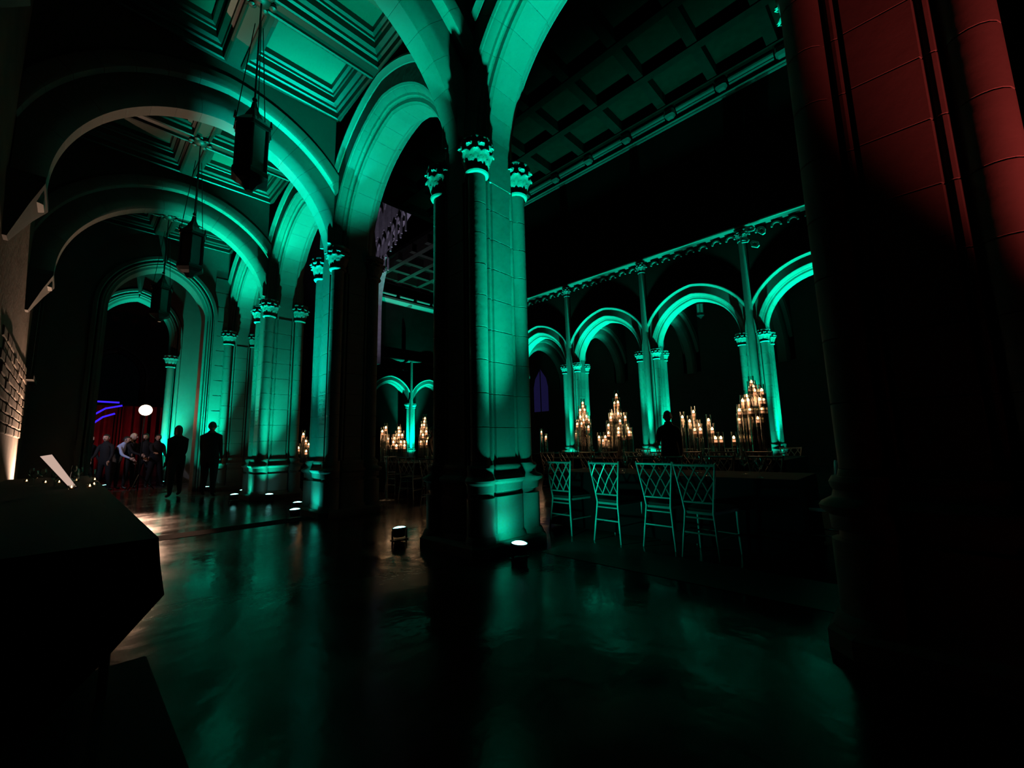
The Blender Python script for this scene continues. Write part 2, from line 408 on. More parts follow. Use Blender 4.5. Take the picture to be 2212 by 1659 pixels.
# window in the left wall
wn = thing('window_1', 'dark narrow window in the left stone wall', None, (-.8, 14.3, 2.9), 0, None, 'structure')
mb = MB(); mb.box(-.01, .05, -.5, .5, 0, 2.2); mb.build('pane', 'pane', wn)
mb = MB()
for bx in ((-.01, .09, -.56, -.5, -.05, 2.26), (-.01, .09, .5, .56, -.05, 2.26), (-.01, .09, -.5, .5, 2.2, 2.26), (-.01, .14, -.62, .62, -.1, 0)): mb.box(*bx)
mb.build('window_frame', 'stone2', wn)
# cross walls at the end of the aisle with continuous pointed arches
def cross_wall(y0, y1, xa0, xa1, z0, c, x0, x1, top, label, idx):
    a = (xa1 - xa0) / 2; cx = (xa0 + xa1) / 2
    mb = MB(); arch_wall(mb, x0, x1, cx, a, c, z0, 0, top, y0, y1, 'X', .16)
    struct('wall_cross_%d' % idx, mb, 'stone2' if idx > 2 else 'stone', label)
    Rr = a + c; th = math.acos(c / Rr)
    t = thing('moulded_arch', ('tall moulded doorway arch at the end of the aisle', 'farther pointed arch seen through the aisle doorway arch', 'farthest dim arch behind the stage')[idx - 1], 'arch', (cx, y0, 0))
    P = [(-.05, .30), (-.05, .22), (.0, .20), (.0, .13), (.06, .12), (.06, .08), (.12, .06), (.14, .0), (y1 - y0 - .02, .0), (y1 - y0 - .02, .30)]
    me = arch_mesh('arch_ring', P, Rr, th, 16, 0); mj = straight_mesh('jamb', P, z0)
    for side in (1, -1):
        for nm, me_, lx, lz in (('arch_ring', me, -c * side, z0), ('jamb', mj, a * side, 0)):
            o = obj(nm, me_, t, (lx, 0 if side == 1 else 0, lz))
            if side == -1: o.scale = (-1, 1, 1)
    return t
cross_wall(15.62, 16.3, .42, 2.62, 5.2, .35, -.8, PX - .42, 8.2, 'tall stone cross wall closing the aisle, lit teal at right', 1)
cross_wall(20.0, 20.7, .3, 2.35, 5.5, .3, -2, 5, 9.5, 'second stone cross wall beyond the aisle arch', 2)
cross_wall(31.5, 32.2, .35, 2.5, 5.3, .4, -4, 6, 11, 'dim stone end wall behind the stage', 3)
struct('wall_stage_left', MB().box(-2.0, -1.6, 16.3, 34, 0, 9), 'stone2', 'dark wall left of the stage')
for k, (y, x, z) in enumerate(((20.0, 2.35, 4.28), (31.5, .35, 3.75), (31.5, .35, 5.0))):
    t = thing('carved_capital', ('lit carved capital on the second cross wall', 'lower dim carved bracket at the far stage wall', 'upper dim carved bracket at the far stage wall')[k], 'capital', (x + (.02 if k == 0 else .16), y - .1, z))
    obj('capital', ME_CAP, t); 
    for j in range(8): obj('leaf', ME_LEAF2, t, (0, 0, 0), (0, 0, j * PI / 4))
    mb = MB(); mb.lathe([(.11, -.01), (.11, -3.2 if k == 0 else -.25)], 14); mb.build('shaft', 'stone', t, 40)
# blocks (ashlar) on the lit right part of the first cross wall
mb = MB(); mb.loft([[(.005, 0, .005), (.535, 0, .005), (.535, 0, .465), (.005, 0, .465)], [(.012, -.02, .012), (.528, -.02, .012), (.528, -.02, .458), (.012, -.02, .458)]])
# the wall there is narrow: one block per course
wA = [o for o in C.objects if o.name == 'wall_cross_1'][0]
for r_ in range(14): obj('stone_block', mb.mesh('stone_block', 'stone') if r_ == 0 else wA.children[0].data, wA, (2.80, 15.62, .05 + r_ * .47)).scale = (.72, 1, 1)

# ---- coffered aisle ceiling
def coffer(mb, x0, x1, y0, y1, prof):
    rings = [[(x0 + i, y0 + i, z), (x1 - i, y0 + i, z), (x1 - i, y1 - i, z), (x0 + i, y1 - i, z)] for i, z in prof]
    mb.loft(rings, cap=False)
CP = [(0, 7.5), (.10, 7.5), (.10, 7.455), (.125, 7.44), (.15, 7.455), (.15, 7.56), (.19, 7.575), (.20, 7.62), (.27, 7.635), (.28, 7.74), (.30, 7.75), (.31, 7.79), (.36, 7.80), (.37, 7.90)]
ceil = struct('ceiling', MB().box(-.9, PX, -6, 15.7, 7.93, 8.2), 'wood', 'coffered ceiling of the aisle')
for k in range(0, 4):
    ya, yb = (PY[k] + .43, PY[k + 1] - .43) if k > 0 else (-.9, PY[1] - .43)
    ym = (ya + yb) / 2
    for (xa, xb) in ((-.8, AX), (AX, PX - .42)):
        for (y0, y1) in ((ya, ym), (ym, yb)):
            mb = MB(); coffer(mb, xa, xb, y0, y1, CP); f_ = mb.build('coffer_frame', 'wood', ceil)
            mb = MB(); mb.box(xa + .36, xb - .36, y0 + .36, y1 - .36, 7.89, 7.92); mb.build('coffer_panel', 'plaster', ceil)
    mb = MB(); mb.lathe([(.02, 7.38), (.09, 7.40), (.12, 7.44), (.10, 7.47), (.14, 7.49), (.14, 7.52)], 12, (AX, ym, 0))
    for j in range(6):
        a = j * PI / 3; mb.lathe([(.015, 7.40), (.05, 7.42), (.05, 7.46), (.02, 7.49)], 8, (AX + .15 * math.cos(a), ym + .15 * math.sin(a), 0))
    mb.build('boss', 'wood', ceil, 50)
# ---- hanging lanterns in the aisle
def lantern(label, x, y, ztop, s=1.0, group=None, zc=7.4):
    t = thing('hanging_lantern', label, 'lantern', (x, y, ztop), 0, group)
    hx = lambda r, z: [(r * s * math.cos(k * PI / 3 + .3), r * s * math.sin(k * PI / 3 + .3), z * s) for k in range(6)]
    mb = MB(); mb.loft([hx(.03, -.02), hx(.05, -.12), hx(.09, -.2), hx(.12, -.27), hx(.20, -.36), hx(.235, -.40), hx(.235, -.45)]); mb.build('roof', 'iron', t)
    mb = MB(); mb.loft([hx(.19, -.45), hx(.185, -1.05)]); mb.build('glass_panes', 'lampglass', t)
    for k in range(6):
        a = k * PI / 3 + .3; mb = MB(); x_, y_ = math.cos(a) * s, math.sin(a) * s
        mb.tube([(x_ * .2, y_ * .2, -.38 * s), (x_ * .2, y_ * .2, -1.08 * s)], .016 * s, 6); mb.build('post', 'iron', t)
        mb = MB(); mb.tube([(x_ * .235, y_ * .235, -.40 * s), (x_ * .235, y_ * .235, -.30 * s)], [.02 * s, .008 * s], 6); mb.build('finial', 'iron', t)
    mb = MB(); mb.loft([hx(.22, -1.05), hx(.235, -1.08), hx(.235, -1.13), hx(.17, -1.18), hx(.1, -1.22), hx(.04, -1.30)]); mb.build('base_ring', 'iron', t)
    mb = MB(); mb.lathe([(.02, 0), (.035, .03), (.02, .06)], 8); mb.tube([(0, 0, .05), (0, 0, zc - ztop)], .012, 6); mb.build('chain', 'iron', t)
    for a in (.6, 2.6, 4.7):
        mb = MB(); mb.tube([(.22 * s * math.cos(a), .22 * s * math.sin(a), -.38 * s), (.06 * math.cos(a), .06 * math.sin(a), min(1.2, zc - ztop))], .006, 5); mb.build('hanger', 'iron', t)
    return t
lantern('large dark iron lantern hanging nearest, before the bright aisle arch', AX, 6.0, 5.85)
lantern('second dark iron lantern hanging before the aisle end wall', AX, 10.0, 5.85)
lantern('third small dark lantern hanging at the aisle doorway arch', AX, 14.0, 5.85)
lantern('tiny pale lantern hanging inside a far pointed arch', 19.0, 6.55, 7.45, .75, None, 7.9)

# ---- nave: cornices, wall shafts, ceiling
mb = MB(); mb.box(0, .1, -2, 19.9, 0, .1)
def cornice(name, label, x, y0, y1, z, prof, m_='stone'):
    mb = MB(); mb.loft([[(x - d, y, z + zz) for d, zz in prof] for y in (y0, y1)])
    return struct(name, mb, m_, label)
co = cornice('trim_3', 'moulded stone string course with corbels on the far nave wall', QX - .40, -3, 20, 8.75, [(0, 0), (.06, 0), (.17, .08), (.19, .11), (.19, .16), (0, .24)])
mb = MB()
for i in range(9):
    pass
arc = [(math.cos(PI * i / 8), math.sin(PI * i / 8)) for i in range(9)]
mb = MB(); mb.loft([[(0, .17 * c_, .17 * s_), (-.10, .17 * c_, .17 * s_), (-.10, .115 * c_, .115 * s_), (0, .115 * c_, .115 * s_)] for c_, s_ in arc])
MCORB = mb.mesh('corbel_arch', 'stone')
for k in range(40): obj('corbel_arch', MCORB, co, (QX - .40, -1.6 + k * .5, 8.52 if k % 2 else 8.50))
for k in range(0, 5):
    t = thing('wall_shaft', ('slim stone wall shaft behind the red pier', 'stone wall shaft rising above the rightmost candle cluster, topped by carving', 'tall stone wall shaft above the standing waiter', 'thin stone wall shaft above the leftmost candle cluster', 'thin stone wall shaft beside the central pier')[k], 'wall shaft', (QX - .46, QY[k], 0))
    mb = MB(); mb.lathe([(.13, 1.0), (.13, 8.3)], 16); mb.build('shaft', 'stone', t, 40)
    obj('capital', ME_CAP, t, (0, 0, 8.3)); obj('leaf_ring', ME_LEAVES, t, (0, 0, 8.3))
    mb = MB(); mb.lathe([(.13, .8), (.2, .82), (.2, .9), (.15, .98), (.13, 1.02)], 16); mb.build('shaft_base', 'stone', t, 40)
# carved brackets beside the top of the wall shaft above the right cluster
t = thing('carved_bracket', 'pierced carved bracket at the top of the right wall shaft', 'carving', (QX - .62, PY[1] - .45, 8.0))
for (dy, dz, a) in ((0, 0, .6), (.32, .28, .3), (-.25, .42, .9), (.1, .62, .2)):
    mb = MB(); q = [(-.17, 0), (-.06, .11), (.14, .09), (.17, 0), (.06, -.11), (-.14, -.09)]
    o_ = [(x * math.cos(a) - z * math.sin(a), x * math.sin(a) + z * math.cos(a)) for x, z in q]
    mb.loft([[(0, dy + x, dz + z) for x, z in o_], [(-.08, dy + x, dz + z) for x, z in o_], [(-.08, dy + x * .55, dz + z * .55) for x, z in o_], [(.0, dy + x * .55, dz + z * .55) for x, z in o_]], cap=False)
    mb.build('tracery_loop', 'stone', t)
cn = cornice('trim_4', 'moulded ceiling cornice with bosses along the far nave wall', QX - .40, 0.5, 20, 14.3, [(0, 0), (.05, .0), (.08, .04), (.08, .07), (.12, .10), (.15, .10), (.15, .14), (0, .16)], 'stone2')
mb = MB(); mb.loft([sq(.12, .04, -.10), sq(.20, .06, 0), sq(.20, .06, .2), sq(.15, .05, .3)]); MBOSS = mb.mesh('beam_end', 'stone2')
for k in range(-1, 9): obj('beam_end', MBOSS, cn, (QX - .62, 2.1 + k * 2.03, 14.62))
for k in range(-1, 9):
    mb = MB(); pr = [(.40, .0), (.52, .0), (.60, .06), (.60, .10), (.68, .14), (.70, .20), (.70, .26), (.40, .26)]; mb.loft([[(QX - d_, yy_, 14.60 + z_) for d_, z_ in pr] for yy_ in (2.36 + k * 2.03, 3.87 + k * 2.03)]); mb.build('rail_moulding', 'stone2', cn)
nc = struct('ceiling_nave', MB().box(PX, QX, -6, 20.4, 15.6, 15.9), 'dim', 'high timber coffered ceiling of the nave, colour darkened for shade')
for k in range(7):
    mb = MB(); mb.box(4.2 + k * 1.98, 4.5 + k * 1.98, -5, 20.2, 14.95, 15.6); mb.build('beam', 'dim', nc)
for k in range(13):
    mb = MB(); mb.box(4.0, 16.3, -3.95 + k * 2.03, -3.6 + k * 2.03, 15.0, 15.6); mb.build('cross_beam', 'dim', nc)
for a in range(6):
    for k in range(12):
        mb = MB() if (a, k) == (0, 0) else mb
        if (a, k) == (0, 0): mb.loft([[(.02, .02, 0), (1.66, .02, 0), (1.66, 1.66, 0), (.02, 1.66, 0)], [(.18, .18, .12), (1.5, .18, .12), (1.5, 1.5, .12), (.18, 1.5, .12)]]); MCP = mb.mesh('coffer_panel', 'dim2')
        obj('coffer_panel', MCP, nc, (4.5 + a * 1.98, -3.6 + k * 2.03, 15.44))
# far aisle behind the far arcade
wr = struct('wall_right', MB().box(21.4, 21.9, -6, 20, 0, 16), 'stone2', 'unlit far side wall of the hall')
struct('wall_transept', MB().box(28.6, 29, 20, 34, 0, 24), 'stone_shaded', 'unlit side wall of the far transept')
for k in (1, 2, 3, 4):
    make_arch(('dim arch behind the lantern, in the far aisle', 'dim arch behind the waiter, in the far aisle', 'dim arch in the far aisle above the left candle cluster', 'dim arch in the far aisle beside the central pier')[k - 1], (QX + F + T_A, PY[k]), 0, ZT, 'T', Z1C - .1, False)
    mb = MB(); arch_wall(mb, QX + .3, 21.4, QX + F + T_A, T_A, T_C, ZT, Z1C, 8, PY[k] - .43, PY[k] + .43, 'X', .55)
    struct('wall_far_aisle_%d' % k, mb, 'stone2', 'dark wall above a far aisle arch')
struct('ceiling_far_aisle', MB().box(QX, 21.5, -6, 20, 7.9, 8.2), 'wood', 'dark ceiling of the far aisle')
wv = thing('window_2', 'narrow violet-lit pointed window deep behind the far arcade', None, (21.38, 17.9, 3.2), 0, None, 'structure')
mb = MB(); pts = [(-.6, 0), (.6, 0), (.6, 1.6), (.45, 2.2), (0, 2.8), (-.45, 2.2), (-.6, 1.6)]
mb.loft([[(-.03, y, z) for y, z in pts], [(.0, y, z) for y, z in pts]]); mb.build('pane', 'violet', wv)
mb = MB(); mb.box(-.06, .0, -.03, .03, 0, 2.75); mb.box(-.06, 0, -.7, .7, -.1, 0); mb.build('mullion', 'stone2', wv)
# transept beyond the nave: end wall, arcade on it, cornice, ceiling, spandrel with tracery
ew = struct('wall_end', MB().box(3.2, 29, 33.4, 34, 0, 24), 'stone_shaded', 'end wall of the hall seen between the piers, colour darkened for shade')
def cross_trim(name, label, z, x0, x1, d, h):
    mb = MB(); mb.loft([[(x, 33.4, z), (x, 33.4 - d * .5, z), (x, 33.4 - d, z + h * .5), (x, 33.4 - d, z + h), (x, 33.4, z + h)] for x in (x0, x1)]); return struct(name, mb, 'stone', label)
c5 = cross_trim('trim_5', 'ceiling cornice on the end wall', 14.0, 17.5, 26, .6, .35)
for k in range(5):
    mb = MB(); mb.tube([(17.9 + k * 1.8, 32.75, 14.6), (19.3 + k * 1.8, 32.75, 14.6)], .11, 8); mb.build('rail_moulding', 'stone', c5)
cross_trim('trim_6', 'upper string course on the end wall', 8.75, 18.2, 25, .25, .18)
cross_trim('trim_7', 'lower string course on the end wall', 7.9, 18.2, 25, .18, .1)
make_pier('distant stone pier on the end wall between candle clusters', 20.95, 33.2, False)
for k, x in enumerate((18.96, 22.94)):
    make_arch(('distant arch left of the end wall pier', 'distant arch right of the end wall pier')[k], (x, 33.2), 0, ZQ, 'A', Z1C - .012)
t = thing('wall_shaft', 'distant wall shaft above the end wall pier', 'wall shaft', (20.95, 32.74, 0)); mb = MB(); mb.lathe([(.13, 1), (.13, 8.7)], 12); mb.build('shaft', 'stone', t, 40)
ct = struct('ceiling_transept', MB().box(17, 29, 20, 34, 16.6, 16.9), 'dim', 'coffered ceiling of the transept, colour darkened for shade')
for k in range(6):
    mb = MB(); mb.box(17.4 + k * 2, 17.8 + k * 2, 20, 33.4, 15.9, 16.6); mb.build('beam', 'wood', ct)
    mb = MB(); mb.box(17, 28.8, 22.6 + k * 2, 23.0 + k * 2, 15.95, 16.6); mb.build('cross_beam', 'wood', ct)
# spandrel wall over the transept arch with blind tracery
mb = MB(); arch_wall(mb, 19.5, 33.4, 26.0, 6.0, 1.6, 12.6, 8.0, 27, 16.9, 17.5, 'Y', 0, 24)
sp = struct('wall_spandrel', mb, 'tracery', 'pale carved tracery wall glimpsed high between the piers')
def lancet(y, z, h, wd):
    q = [(-wd, 0), (-wd, h * .7), (-wd * .6, h * .88), (0, h), (wd * .6, h * .88), (wd, h * .7), (wd, 0)]
    mb = MB(); mb.tube([(16.86, y + a, z + b_) for a, b_ in q], .09, 6); mb.build('tracery_rib', 'tracery', sp)
for k in range(8):
    lancet(25.0 + k * 1.05, 20.4 - k * .25, 2.6, .42)
    lancet(27.6 + k * .75, 17.8 - k * .3, 1.9, .3)
for k in range(4): lancet(30.2 + k * .8, 15.4, 1.5, .28)
struct('ceiling_crossing', MB().box(3, 18, 20, 34, 27, 27.3), 'wood', 'unseen dark vault over the crossing')
struct('wall_back', MB().box(-3, 29, -6.4, -6, 0, 16), 'stone2', 'dark wall behind the viewer')

# ------------------------------------------------------------------ uplights
def uplight(label, x, y, target, narrow=NARROW, wide=WIDE, size=44, wsize=110, col=TEAL, group=None, lens='lens', wt=None, face=0, blend=1.0):
    t = thing('uplight', label, 'uplight', (x, y, 0), face, group)
    d = (Vector(target) - Vector((x, y, .1))).normalized()
    rot = Matrix.Rotation(-face, 3, 'Z') @ d.to_track_quat('Z', 'Y').to_matrix()
    e = rot.to_euler()
    if 'up' not in UPM:
        mb = MB(); mb.lathe([(.05, -.07), (.075, -.06), (.085, .0), (.095, .03), (.095, .05), (.085, .05), (.083, .03)], 20, cap=False); mb.lathe([(.0, -.07), (.05, -.07)], 20, cap=False); UPM['up'] = mb.mesh('housing', 'can', 40)
        mb = MB(); mb.box(-.105, -.098, -.02, .02, -.09, .02); mb.box(.098, .105, -.02, .02, -.09, .02); mb.box(-.105, .105, -.05, .05, -.1, -.092); UPM['yoke'] = mb.mesh('yoke', 'can')
    if lens not in UPM:
        mb = MB(); mb.lathe([(.0, .066), (.03, .064), (.06, .058), (.078, .048), (.084, .034)], 20, cap=False); UPM[lens] = mb.mesh('lens', lens)
    for nm, k in (('housing', 'up'), ('lens', lens)): 
        o = obj(nm, UPM[k], t, (0, 0, .102)); o.rotation_euler = e
    obj('yoke', UPM['yoke'], t, (0, 0, .102))
    tgt = Vector(target); p = Vector((x, y, .1)) + d * .125
    inv = Matrix.Rotation(-face, 3, 'Z')
    def sp_(tg, en, sz, bl=1.0):
        l = bpy.data.lights.new('beam', 'SPOT'); l.energy = en; l.spot_size = math.radians(sz); l.spot_blend = bl; l.color = col; l.shadow_soft_size = .05
        o = obj('beam', l, t); o.location = inv @ (p - Vector((x, y, 0))); o.rotation_euler = (inv @ (Vector(tg) - p)).to_track_quat('-Z', 'Y').to_euler()
    if narrow: sp_(target, narrow, size, blend)
    if wide: sp_(wt or (target[0], target[1], target[2] * .6), wide, wsize)
    return t
UPM = {}
y = PY
uplight('bright floor uplight at the foot of the large central pier', 3.40, 3.22, (3.55, 2.75, 6.2), NARROW, WIDE * 1.1, 40, 90, wt=(3.75, 3.6, 3))
t_ = [o for o in C.objects if o.name == 'uplight'][0]
spot(t_, (.06, .0, .24), (1.25, -.35, .72), 36, 104, TEAL, 1.0)
spot(t_, (.0, .06, .23), (.2, .5, .42), 12, 120, TEAL, 1.0)
uplight('floor uplight peeking out left of the large central pier', 3.06, 5.02, (3.1, 5.85, 6.6), NARROW * .62, 0, 40, blend=.4)
uplight('floor uplight on the aisle side of the inscribed pier', 2.82, 8.02, (2.66, 8.05, 6), NARROW * 1.15, WIDE * 1.7, 31, 60, col=(0, 1, .8), wt=(3.5, 8.0, 3))
t_ = [o for o in C.objects if o.get('label') == 'floor uplight on the aisle side of the inscribed pier'][0]
spot(t_, (.04, -.06, .23), (.4, -.15, .42), 12, 120, (0, 1, .8), 1.0)
uplight('floor uplight behind the inscribed pier', 3.2, 8.98, (3.35, 9.3, 6.6), NARROW * .7, 0, 42, blend=.5)
uplight('floor uplight on the aisle side of the third pier', 2.82, 11.95, (2.66, 12.0, 6), NARROW, WIDE * 1.9, 31, 60, wt=(3.5, 12, 3))
t_ = [o for o in C.objects if o.get('label') == 'floor uplight on the aisle side of the third pier'][0]
spot(t_, (.04, -.06, .23), (.4, -.15, .42), 14, 120, TEAL, 1.0)
uplight('floor uplight in front of the third pier', 3.35, 11.2, (3.5, 11.0, 6), NARROW * .4, WIDE * 1.6, 44, 80, wt=(3.5, 11.7, 3))
uplight('floor uplight behind the third pier', 3.25, 12.95, (3.5, 13.3, 6.5), NARROW * .8, 0, 42, blend=.5)
uplight('floor uplight before the tall doorway arch', 2.85, 15.1, (2.85, 15.62, 4.5), NARROW * .6, WIDE * 2, 36, 80, wt=(3.0, 15.6, 2))
uplight('floor uplight inside the tall doorway arch', 2.35, 19.3, (2.6, 20, 4), NARROW * .5, WIDE * 2.5, 44, 90, wt=(2.7, 20, 2))
uplight('floor uplight beyond the second cross wall', .9, 19.4, (.6, 20.3, 6.5), NARROW * .4, 0, 40)
uplight('floor uplight hidden behind the red-lit pier', 4.42, .55, (3.98, .28, 4.8), NARROW * .8, 0, 14)
fq = ['behind the red-lit pier', 'behind the rightmost candle cluster', 'behind the standing waiter', 'behind the leftmost candle cluster', 'beside the central pier']
for k in range(0, 5):
    uplight('far floor uplight on the nave side, ' + fq[k], QX - 1.0, QY[k], (QX - .60, QY[k], 6), NARROW * 1.0, WIDE * 4, 28, 90, wt=(QX - .4, QY[k], 2.5))
    uplight('far floor uplight under an arch, ' + fq[k], QX - .25, QY[k] - .85, (QX, QY[k] - .6, 5), NARROW * .7, WIDE * 2, 50, 90, wt=(QX, QY[k] - .4, 2.5))
    if k < 4: uplight('far floor uplight left of a pier, ' + fq[k], QX - .2, QY[k] + .85, (QX, QY[k] + 2.4, 6.4), NARROW * 1.2, 0, 46)
uplight('distant floor uplight at the end wall pier', 20.95, 32.2, (20.95, 32.8, 6), NARROW * 2.2, WIDE * 6, 50, 100)
uplight('distant floor uplight under the end wall cornice', 22, 31.0, (21.5, 33, 14), NARROW * 1.1, 0, 40)
uplight('red floor uplight beside the red-lit pier', 2.4, -1.5, (3.2, -1.0, 2.8), 680, 0, 42, 100, col=(1, .10, .09), lens='redlens')

# warm work lamp on a stand beyond the aisle arch
lp = thing('stage_lamp', 'glaring warm stage lamp on a stand at the end of the aisle', 'lamp', (1.60, 18.0, 0))
mb = MB(); mb.tube([(0, 0, 0), (0, 0, 2.4)], .02, 8)
for a in (0, 2.1, 4.2): mb.tube([(0, 0, .5), (.4 * math.cos(a), .4 * math.sin(a), .01)], .014, 6)
mb.build('tripod', 'iron', lp)
mb = MB(); mb.lathe([(.0, 0), (.165, 0)], 20, cap=False)
o = mb.build('lens', 'warmlens', lp); o.location = (0, -.17, 2.52); o.rotation_euler = (PI / 2, 0, 0)
mb = MB(); mb.lathe([(.12, -.2), (.17, -.1), (.18, 0), (.18, .03), (.165, .03), (.165, 0)], 20, cap=False)
o = mb.build('housing', 'can', lp, 40); o.location = (0, -.17, 2.52); o.rotation_euler = (PI / 2, 0, 0)
spot(lp, (0, -.25, 2.52), (-.95, -11, -.6), 2200, 11, (1, .55, .36), .5, .12)
pl = bpy.data.lights.new('glow', 'POINT'); pl.energy = 25; pl.color = (1, .5, .3); pl.shadow_soft_size = .15
obj('glow', pl, lp, (0, -.4, 2.52))
# warm wash on the left wall, from a small unseen lamp added on the floor behind the table
uplight('unseen warm floor lamp beside the left stone wall', -.4, 15.0, (-.8, 13.2, 1.9), 2400, 0, 58, 140, col=(1, .62, .42), lens='wallens')

# ------------------------------------------------------------------ chairs
def make_chair():
    t = thing('lattice_chair', 'x', 'chair')
    W2, H, D = .20, .955, .42
    # chair faces +x; back at x=0
    bx = lambda z: -.05 * max(0, (z - .46) / .5) - .04 * max(0, (.46 - z) / .46)
    wz = lambda z: .145 + .075 * max(0, (z - .46) / .5) ** 1.1 + .045 * max(0, (.46 - z) / .46)
    for s in (-1, 1):
        mb = MB(); zs = [0, .1, .2, .3, .46, .6, .72, .85, .93, H]
        mb.tube([(bx(z), s * wz(z), z) for z in zs], [.011, .012, .015, .012, .015, .012, .012, .012, .013, .009], 8); mb.build('leg', 'chair', t, 50)
        mb = MB(); mb.tube([(D, s * (W2 + .01), .45), (D, s * (W2 + .01), .3), (D + .01, s * (W2 + .012), .15), (D + .02, s * (W2 + .015), 0)], [.015, .013, .014, .010], 8); mb.build('leg', 'chair', t, 50)
        mb = MB(); mb.tube([(bx(.2), s * wz(.2), .2), (D, s * (W2 + .01), .2)], .009, 6); mb.build('stretcher', 'chair', t, 50)
    for z, r in ((.93, .014), (.555, .011), (.40, .010), (.25, .010)):
        mb = MB(); mb.tube([(bx(z), -wz(z), z), (bx(z), wz(z), z)], r, 8); mb.build('rail', 'chair', t, 50)
    mb = MB(); mb.tube([(D + .01, -W2, .2), (D + .01, W2, .2)], .009, 6); mb.build('stretcher', 'chair', t, 50)
    mb = MB(); n = 3; z0, z1 = .56, .925
    rings = []
    for i in range(-2, n + 1):
        for sg in (1, -1):
            # diagonal crossing two lattice bays, clipped to the back
            ya, yb = -1 + 2 * i / n, -1 + 2 * (i + 1.7) / n
            ta, tb = 0.0, 1.0
            if ya < -1: ta = (-1 - ya) / (yb - ya)
            if yb > 1: tb = (1 - ya) / (yb - ya)
            if tb - ta < .08: continue
            P = []
            for tt in (ta, (ta + tb) / 2, tb):
                z = z0 + (z1 - z0) * tt; yy = (ya + (yb - ya) * tt) * sg
                P.append((bx(z) + .004 * sg, yy * wz(z), z))
            m2 = MB(); m2.tube(P, .008, 6); m2.build('lattice_bar', 'chair', t, 50)
    mb = MB(); sqr = lambda h, z, e: [(e, -wz(.46) + e * .6, z), (e, wz(.46) - e * .6, z), (D + .02 - e, W2 + .01 - e * .6, z), (D + .02 - e, -W2 - .01 + e * .6, z)]
    mb.loft([sqr(0, .435, .0), sqr(0, .46, -.01), sqr(0, .465, .0)]); mb.build('seat', 'chair', t)
    mb = MB(); mb.loft([sqr(0, .466, .015), sqr(0, .49, .0), sqr(0, .505, .03)]); mb.build('cushion', 'cushion', t, 60)
    return t
chair0 = make_chair()
first = [True]
def chair(x, y_, rz, label, group):
    if first[0]:
        first[0] = False; chair0.location = (x, y_, 0); chair0.rotation_euler = (0, 0, rz); chair0['label'] = label; chair0['group'] = group; return chair0
    return copy_tree(chair0, (x, y_, 0), rz, label, group)
ORD = ['first', 'second', 'third', 'fourth', 'fifth', 'sixth', 'seventh', 'eighth', 'ninth']
g1 = 'lattice chairs along the near black table'
chair(4.62, 3.58, -.04, 'silver lattice-back chair nearest the large central pier, brightest lit', g1)
chair(4.60, 2.86, -.06, 'silver lattice-back chair, second from the large central pier', g1)
chair(4.68, 2.25, -.04, 'silver lattice-back chair, third from the large central pier', g1)
chair(4.52, 1.74, -.06, 'dim silver lattice-back chair, last of the near row', g1)
for k, (x, yy) in enumerate(((6.3, 3.3), (6.35, 2.85), (6.5, 2.2), (6.55, 1.6))):
    chair(x, yy, PI, ('silver chair across the black table, leftmost of the far row', 'silver chair across the black table, before the standing waiter', 'silver chair across the black table, under the short candle group', 'silver chair across the black table, rightmost of the far row')[k], 'lattice chairs on the far side of the black table')
chair(5.55, .72, PI / 2, 'dark chair at the right end of the near black table', g1)
for k in range(9):
    chair(8.75, 2.2 + k * .62, .05 * math.sin(k), ORD[8 - k] + ' silver lattice chair from the left before the long candle table', 'chairs along the long candle table')
for k in range(9):
    chair(11.75, 2.3 + k * .62, PI, ORD[8 - k] + ' silver lattice chair from the left behind the long candle table', 'chairs behind the long candle table')
for k, (x, yy, rz) in enumerate(((5.35, 8.5, .5), (5.9, 8.2, .9), (5.6, 9.6, .2), (6.5, 8.3, 1.3), (4.9, 7.0, .3), (5.1, 6.2, -.1), (5.2, 5.4, .1), (7.2, 8.4, 1.5))):
    chair(x, yy, rz, 'lattice chair around the table glimpsed left of the central pier' if k not in (4, 5, 6) else 'lattice chair behind the central pier by the nearer tables', 'chairs at the tables left of the central pier' if k not in (4, 5, 6) else 'chairs close behind the central pier')
